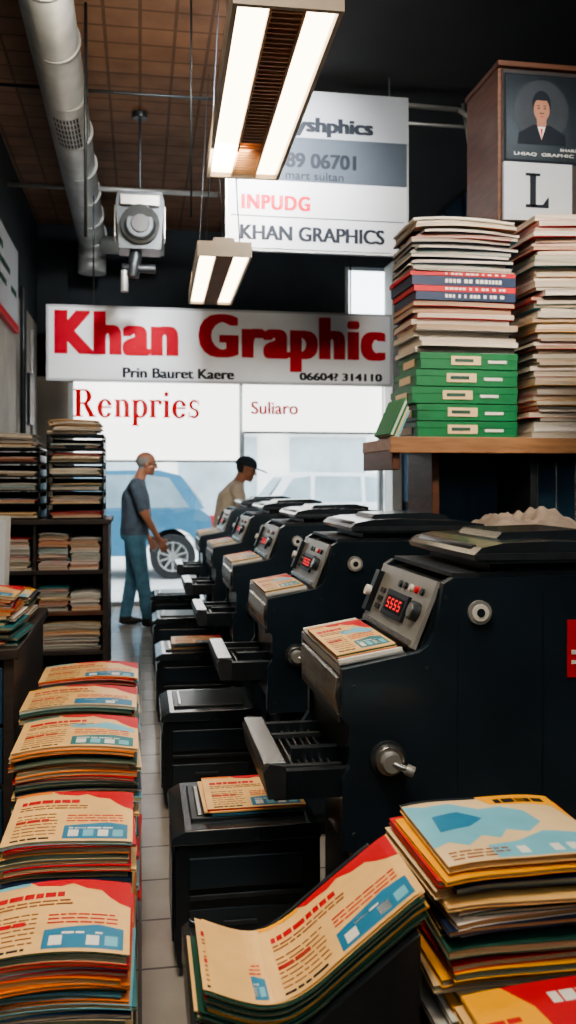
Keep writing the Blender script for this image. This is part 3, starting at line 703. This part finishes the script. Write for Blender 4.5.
# side table with dust cloth
b = MB(); b.box(1.44, 2.24, 3.35, 4.2, 1.18, 1.22, 'darkwood')
for x in (1.46, 2.18):
    for y in (3.37, 4.14): b.box(x, x+.04, y, y+.04, 0, 1.18, 'darkwood')
b.box(1.46, 2.22, 3.4, 4.16, .4, .43, 'darkwood'); b.obj('side_table', .004)
b = MB(); n = 40; V = {}
for i in range(n+1):
    for j in range(n+1):
        u, v = i/n, j/n; x = 1.455+u*.45; y = 3.45+v*.62
        e = math.sin(math.pi*u)**.55*math.sin(math.pi*v)**.55
        h = e*(.078+.020*math.sin(9*u+3*v)+.018*math.sin(5*v-11*u+1)+.014*math.sin(27*u+9*v)+.010*math.sin(41*v-14*u)+.007*math.sin(55*u+33*v))
        V[i, j] = b.bm.verts.new((x+.01*math.sin(9*v)*u, y+.02*math.sin(11*u), 1.222+max(0, h)))
k = b.mi('cloth')
for i in range(n):
    for j in range(n):
        f = b.bm.faces.new([V[i,j], V[i+1,j], V[i+1,j+1], V[i,j+1]]); f.material_index = k; f.smooth = True
b.obj('dust_cloth')

# ------------------------------------------------------------------ left furniture
b = MB(); x0, x1, y0, y1 = -1.13, -.19, 5.6, 6.15
b.box(x1-.035, x1, y0, y1, 0, 1.2, 'darkwood'); b.box(x0, x0+.03, y0, y1, 0, 1.2, 'darkwood'); b.box(-.64, -.62, y0+.02, y1, 0, 1.18, 'darkwood')
b.box(x0, x1, y1-.02, y1, 0, 1.2, 'black')
for z in (.05, .40, .64, .89): b.box(x0+.03, x1-.035, y0+.01, y1-.02, z-.015, z+.012, 'darkwood' if z != .64 else 'wood')
b.box(x0-.0, x1+.015, y0-.015, y1, 1.18, 1.21, 'darkwood')
b.obj('bookshelf', .003)
b = MB()
for i, (a, c, z0_, z1_) in enumerate(((-1.08,-.86,.902,1.08),(-.84,-.66,.902,1.10),(-.61,-.43,.902,1.13),(-.42,-.24,.902,1.10),(-1.08,-.85,.652,.82),(-.82,-.66,.652,.80),(-.61,-.43,.652,.80),(-.42,-.24,.652,.76),(-.61,-.24,.412,.58),(-1.05,-.7,.412,.57))):
    stack('x', a, c, y0+.03, y1-.12, z0_, z1_, 70+i, pages=PGW, covers=['inkw','cream2','red','lblue','orange','dblue','teal'], tmin=.008, tmax=.018, jit=.005, sag=.008, b=b)
b.obj('paper_piles')
def sorter(xa, xb, n, seed, z0_=1.212):
    b = MB(); rr = random.Random(seed); ya, yb = 5.64, 6.05
    for k in range(n):
        z = z0_+k*.085
        b.box(xa, xb, ya, yb, z, z+.008, 'black'); b.box(xa, xa+.01, ya, yb, z, z+.05, 'black'); b.box(xb-.01, xb, ya, yb, z, z+.05, 'black'); b.box(xa, xb, yb-.01, yb, z, z+.077, 'black')
        b.prism([(xa+.12,z+.008),(xb-.12,z+.008),(xb-.09,z+.03),(xa+.09,z+.03)], 'y', ya-.004, ya+.004, 'black')
        for cx_ in (xa+.005, xb-.005): b.cyl((cx_, ya+.02, z), (cx_, ya+.02, z+.085), .006, 'dgrey', seg=8); b.cyl((cx_, yb-.02, z), (cx_, yb-.02, z+.085), .006, 'dgrey', seg=8)
        stack('x', xa+.02, xb-.02, ya-.02, yb-.03, z+.009, z+rr.uniform(.035,.074), seed*9+k, pages=PGW, covers=['inkw','cream2','inkw','cream','lblue','red'], tmin=.006, tmax=.014, jit=.008, sag=.005, b=b)
    z = z0_+n*.085; b.box(xa, xb, ya, yb, z, z+.01, 'black')
    stack('x', xa+.02, xb-.03, ya, yb-.05, z+.011, z+.10, seed*9+55, pages=PGW, covers=['inkw','cream2','inkw','cream'], tmin=.006, tmax=.016, jit=.014, sag=.008, b=b)
    return b.obj('paper_sorter_rack')
sorter(-.56, -.22, 6, 3); sorter(-.98, -.60, 5, 4)
# desk on the left
b = MB(); b.box(-1.14, -.44, 3.42, 4.5, .79, .83, 'darkwood'); b.box(-1.12, -1.08, 3.45, 4.47, 0, .79, 'darkwood'); b.box(-.50, -.46, 3.45, 4.47, 0, .79, 'darkwood'); b.box(-1.1, -.48, 4.42, 4.45, .2, .79, 'wallblue')
for k in range(3): b.box(-1.08, -.50, 3.44, 3.46, .10+k*.225, .31+k*.225, 'wallblue'); b.box(-.86, -.72, 3.42, 3.44, .2+k*.225, .215+k*.225, 'steel')
b.obj('desk', .004)
stack('magazine_stack', -.80, -.46, 3.46, 3.78, .832, 1.03, 91, design_a(4), covers=['red','cream2','teal','red','inkw','orange'], tmin=.008, tmax=.016, jit=.016, jr=.07)
stack('magazine_stack', -.78, -.47, 3.95, 4.25, .832, .96, 92, design_b(5))
T = Matrix.Translation((-.62, 4.30, .832)) @ Matrix.Rotation(math.radians(-12), 4, 'X')
b = MB(); b.box(-.36, .02, 0, .012, .0, .46, 'silver', T); b.box(-.34, .0, -.003, 0, .02, .44, 'signgr', T); b.obj('leaning_board', .002)

# ------------------------------------------------------------------ people
def remesh(b, name, voxel, classify, mats, parent=None, smooth=4):
    me = bpy.data.meshes.new(name); b.bm.to_mesh(me); b.bm.free()
    o = bpy.data.objects.new(name, me); COL.objects.link(o)
    r = o.modifiers.new('r', 'REMESH'); r.mode = 'VOXEL'; r.voxel_size = voxel; r.use_smooth_shade = True
    s = o.modifiers.new('s', 'SMOOTH'); s.iterations = smooth; s.factor = .5
    dg = bpy.context.evaluated_depsgraph_get(); me2 = bpy.data.meshes.new_from_object(o.evaluated_get(dg))
    bpy.data.objects.remove(o); me2.materials.clear()
    for m in mats: me2.materials.append(M[m])
    for p in me2.polygons: p.material_index = classify(p.center.copy()); p.use_smooth = True
    o = bpy.data.objects.new(name, me2); COL.objects.link(o)
    if parent: o.parent = parent
    return o
def chain(b, p0, p1, a, c, n=9):
    p0, p1 = Vector(p0), Vector(p1)
    if not isinstance(a, tuple): a = (a,)*3
    if not isinstance(c, tuple): c = (c,)*3
    for i in range(n+1):
        t = i/n; b.ball(p0.lerp(p1, t), tuple(a[k]+(c[k]-a[k])*t for k in range(3)), 'skin', 2)

def person(name, loc, heading, J, shirt, trou, hairless, cap=None, bulk=1.0):
    W = Matrix.Translation(loc) @ Matrix.Rotation(heading, 4, 'Z')
    V = lambda k: Vector(J[k])
    b = MB(); k_ = bulk
    chain(b, V('pelvis'), V('waist'), (.120*k_,.160,.10), (.132*k_,.152,.09)); chain(b, V('waist'), V('chest'), (.132*k_,.152,.09), (.122*k_,.172,.12))
    chain(b, V('chest'), V('coll'), (.118*k_,.172,.11), (.078,.13,.06)); chain(b, V('pelvis')+Vector((0,0,.02)), V('pelvis')+Vector((0,0,-.06)), (.125*k_,.168,.06), (.120*k_,.162,.06), 4)
    chain(b, V('coll'), V('neck'), .062, .054)
    for s in ('r', 'l'):
        chain(b, V('coll')+(V('sh_'+s)-V('coll'))*.4, V('sh_'+s), .07, .066); el = V('el_'+s); sh = V('sh_'+s)
        chain(b, sh, sh+(el-sh)*.82, .068, .064); chain(b, sh, el, .05, .043); chain(b, el, V('wr_'+s), .043, .028)
        chain(b, V('hip_'+s), V('kn_'+s), (.105,.09,.09), (.076,.072,.07)); an = V('an_'+s); kn = V('kn_'+s)
        chain(b, kn, an, (.076,.072,.07), (.066,.062,.05)); chain(b, an, an+Vector((0,0,-.03)), .045, .04, 3)
        toe = V('toe_'+s); heel = an+(an-toe).normalized()*.03; heel.z = loc[2]+.04; toe.z = .032
        chain(b, heel, heel.lerp(toe, .6), (.042,.038,.040), (.045,.042,.040)); chain(b, heel.lerp(toe, .6), toe, (.045,.044,.038), (.045,.042,.028))
    pel = V('pelvis').z
    segs = []
    for s in ('r', 'l'): segs.append((V('sh_'+s), V('el_'+s), V('wr_'+s)))
    def near(p, a, c):
        d = c-a; t = max(0, min(1, (p-a).dot(d)/d.length_squared)); return (p-(a+d*t)).length, t
    Winv = W.inverted()
    def cls(p):
        q = Winv @ p
        dt = min(near(q, V('pelvis'), V('chest'))[0]-.15, near(q, V('hip_r'), V('kn_r'))[0]-.08, near(q, V('hip_l'), V('kn_l'))[0]-.08)
        for sh, el, wr in segs:
            d1, t1 = near(q, sh, el); d2, t2 = near(q, el, wr)
            if d2 < .062 and d2 <= d1+.0 and d2-.04 < dt: return 2
            if d1 < .075 and t1 > .84 and d1-.05 < dt: return 2
        if q.z < .085: return 3
        if q.z < pel-.045: return 1
        if q.z > V('coll').z+.035 and (q-V('neck')).length < .11: return 2
        return 0
    for v in b.bm.verts: v.co = W @ v.co
    body = remesh(b, name, .011, cls, [shirt, trou, 'skin', 'shoe'])
    hp = V('head'); HT = W @ Matrix.Translation(hp) @ Matrix.Rotation(J['pitch'], 4, 'Y') @ Matrix.Rotation(J.get('turn', 0), 4, 'Z')
    b = MB()
    b.ball((-.012,0,.025), (.098,.076,.088), 'skin', 3); b.ball((.02,0,-.03), (.072,.064,.082), 'skin', 3)
    chain(b, (.0,0,-.07), (.062,0,-.092), (.045,.05,.03), (.026,.026,.022)); b.ball((.079,0,-.062), (.016,.026,.010), 'skin'); b.ball((.078,0,-.074), (.015,.022,.009), 'skin')
    chain(b, (.086,0,.012), (.108,0,-.030), (.009,.009,.01), (.012,.015,.010), 6); b.ball((.076,0,.022), (.018,.05,.010), 'skin')
    for s in (-1, 1): b.ball((.0,s*.075,-.012), (.019,.009,.031), 'skin'); b.ball((.055,s*.042,-.03), (.022,.02,.02), 'skin')
    chain(b, (-.025,0,-.05), (-.045,0,-.16), (.055,.052,.05), (.056,.056,.04))
    for v in b.bm.verts: v.co = HT @ v.co
    Hi = HT.inverted()
    def hc(p):
        q = Hi @ p
        if abs(q.y) > .079 and abs(q.x) < .03 and q.z < .03: return 0
        if hairless: return 1 if (-.065 < q.z < .055 and q.x < .012 and not (q.x > -.02 and q.z < -.02)) else 0
        return 1 if (-.045 < q.z and q.x < -.02) or q.z > .07 else 0
    hd = remesh(b, 'head', .0045, hc, ['skin', 'hairgrey' if hairless else 'hairblk'], body, 3)
    b = MB()
    for s in (-1, 1): b.ball((.083,s*.031,.004), (.008,.011,.006), 'eye'); b.box(.088,.093,s*.031-.016,s*.031+.016,.018,.023,'hairgrey' if hairless else 'hairblk')
    b.box(.090,.0945,-.02,.02,-.0695,-.0665,'brown')
    if hairless:  # spectacles
        for s in (-1, 1):
            R_ = [(.104, s*.032+.019*math.cos(t), .003+.015*math.sin(t)) for t in [i*math.pi/8 for i in range(17)]]; b.tube(R_, .0016, 'ink', 6)
            b.tube([(.104,s*.051,.006),(.07,s*.074,.006),(.0,s*.083,.004)], .0018, 'ink', 6)
        b.tube([(.104,-.013,.006),(.109,0,.008),(.104,.013,.006)], .0016, 'ink', 6)
    for v in b.bm.verts: v.co = HT @ v.co
    b.obj('face_features', parent=body)
    if cap:
        b = MB(); n, mm = 28, 9; G = []
        for i in range(mm+1):
            ph = math.pi/2*i/mm; G.append([b.bm.verts.new((-.012+.114*math.cos(ph)*math.cos(2*math.pi*j/n), .091*math.cos(ph)*math.sin(2*math.pi*j/n), .030+.105*math.sin(ph)**.8)) for j in range(n)])
        k = b.mi(cap)
        for i in range(mm):
            for j in range(n):
                f = b.bm.faces.new([G[i][j], G[i][(j+1) % n], G[i+1][(j+1) % n], G[i+1][j]]); f.material_index = k; f.smooth = True
        N = 14; br = []
        for z in (.034, .044): br.append([b.bm.verts.new((.070+(.145)*math.cos(a), .082*math.sin(a), z-.018*math.cos(a))) for a in [-1.45+2.9*i/N for i in range(N+1)]])
        b.bm.faces.new(br[0][::-1]).material_index = k; b.bm.faces.new(br[1]).material_index = k
        for i in range(N): b.bm.faces.new([br[0][i], br[0][i+1], br[1][i+1], br[1][i]]).material_index = k
        b.ball((-.012,0,.136), (.009,.009,.005), cap)
        for v in b.bm.verts: v.co = HT @ v.co
        b.obj('cap', parent=body)
    for s, sg in (('r', -1), ('l', 1)):
        wr, el = V('wr_'+s), V('el_'+s); A = (wr-el).normalized(); N_ = Vector((-.1, -sg*1.0, 0)); N_ = (N_-A*N_.dot(A)).normalized(); B_ = A.cross(N_).normalized()
        if B_.x < 0: B_ = -B_
        b = MB(); P = lambda a, c, n: wr+A*a+B_*c+N_*n
        chain(b, wr-A*.02, P(.02,0,0), .027, .024, 4)
        for c in (-.028,-.010,.010,.028): chain(b, P(.01,c*.6,0), P(.085,c,0), .014, .0125, 8)
        for c, L in ((.031,.070),(.0105,.080),(-.0105,.074),(-.031,.058)):
            p = P(.085,c,0); ang = 0
            for q in range(3):
                ang += .33; l = L*(.45,.32,.23)[q]; dr = (A*math.cos(ang)+N_*math.sin(ang)+B_*c*1.5).normalized(); p2 = p+dr*l; chain(b, p, p2, .0092-.0008*q, .0086-.0008*q, 5); p = p2
        p = P(.022,.026,.004); p2 = p+(A*.6+B_*.75+N_*.25).normalized()*.036; p3 = p2+(A*.9+B_*.3+N_*.3).normalized()*.03
        chain(b, p, p2, .013, .0105, 6); chain(b, p2, p3, .0105, .0085, 5)
        for v in b.bm.verts: v.co = W @ v.co
        remesh(b, 'hand_'+('right' if s == 'r' else 'left'), .0038, lambda p: 0, ['skin'], body, 1)
    return body

J1 = dict(pelvis=(-.075,0,.95), waist=(-.055,0,1.08), chest=(-.065,0,1.27), coll=(-.045,0,1.42), neck=(-.01,0,1.50), head=(.045,0,1.615), pitch=.12,
  sh_r=(-.06,-.19,1.39), el_r=(.035,-.235,1.10), wr_r=(.165,-.22,.87), sh_l=(-.06,.19,1.39), el_l=(-.04,.24,1.10), wr_l=(.07,.22,.87),
  hip_r=(-.07,-.085,.90), kn_r=(.0,-.095,.50), an_r=(.06,-.10,.09), toe_r=(.215,-.12,.03), hip_l=(-.08,.085,.90), kn_l=(-.09,.095,.50), an_l=(-.165,.10,.09), toe_l=(-.02,.13,.03))
person('man', (.02, 9.1, 0), 0, J1, 'shirt', 'jeans', True, bulk=1.2)
J2 = dict(pelvis=(-.05,0,.95), waist=(-.02,0,1.08), chest=(.0,0,1.26), coll=(.045,0,1.39), neck=(.09,0,1.455), head=(.155,0,1.555), pitch=.26, turn=-.25,
  sh_r=(.04,-.19,1.36), el_r=(.12,-.24,1.10), wr_r=(.33,-.17,1.0), sh_l=(.04,.19,1.36), el_l=(.12,.24,1.10), wr_l=(.33,.15,1.0),
  hip_r=(-.05,-.085,.90), kn_r=(-.01,-.10,.50), an_r=(-.06,-.11,.09), toe_r=(.10,-.13,.03), hip_l=(-.05,.085,.90), kn_l=(.0,.10,.50), an_l=(-.03,.11,.09), toe_l=(.13,.13,.03))
person('man', (.90, 9.0, 0), 0, J2, 'beige', 'trou', False, 'cap', bulk=1.2)

# ------------------------------------------------------------------ world, camera
w = bpy.data.worlds.new('world'); SC.world = w; w.use_nodes = True; nt = w.node_tree
bg = nt.nodes['Background']; sky = nt.nodes.new('ShaderNodeTexSky')
try: sky.sky_type = 'HOSEK_WILKIE'
except Exception: pass
try: sky.sun_direction = (.3,-.5,.8); sky.turbidity = 6
except Exception: pass
mx = nt.nodes.new('ShaderNodeMix'); mx.data_type = 'RGBA'; mx.inputs[0].default_value = .75; mx.inputs[7].default_value = (1,1,1,1)
nt.links.new(sky.outputs[0], mx.inputs[6]); nt.links.new(mx.outputs[2], bg.inputs[0]); bg.inputs[1].default_value = 6.5
try: SC.view_settings.look = 'AgX - Medium High Contrast'
except Exception as ex: print('look', ex)

cam = bpy.data.cameras.new('camera'); co = bpy.data.objects.new('camera', cam); COL.objects.link(co)
co.location = (0, 0, 1.45); co.rotation_euler = (math.radians(90), 0, math.radians(-9.34))
cam.sensor_fit = 'AUTO'; cam.sensor_width = 36; cam.lens = 31.64; cam.shift_y = -.03125; cam.clip_start = .05
cam.dof.use_dof = True; cam.dof.focus_distance = 2.6; cam.dof.aperture_fstop = 4.0
SC.camera = co
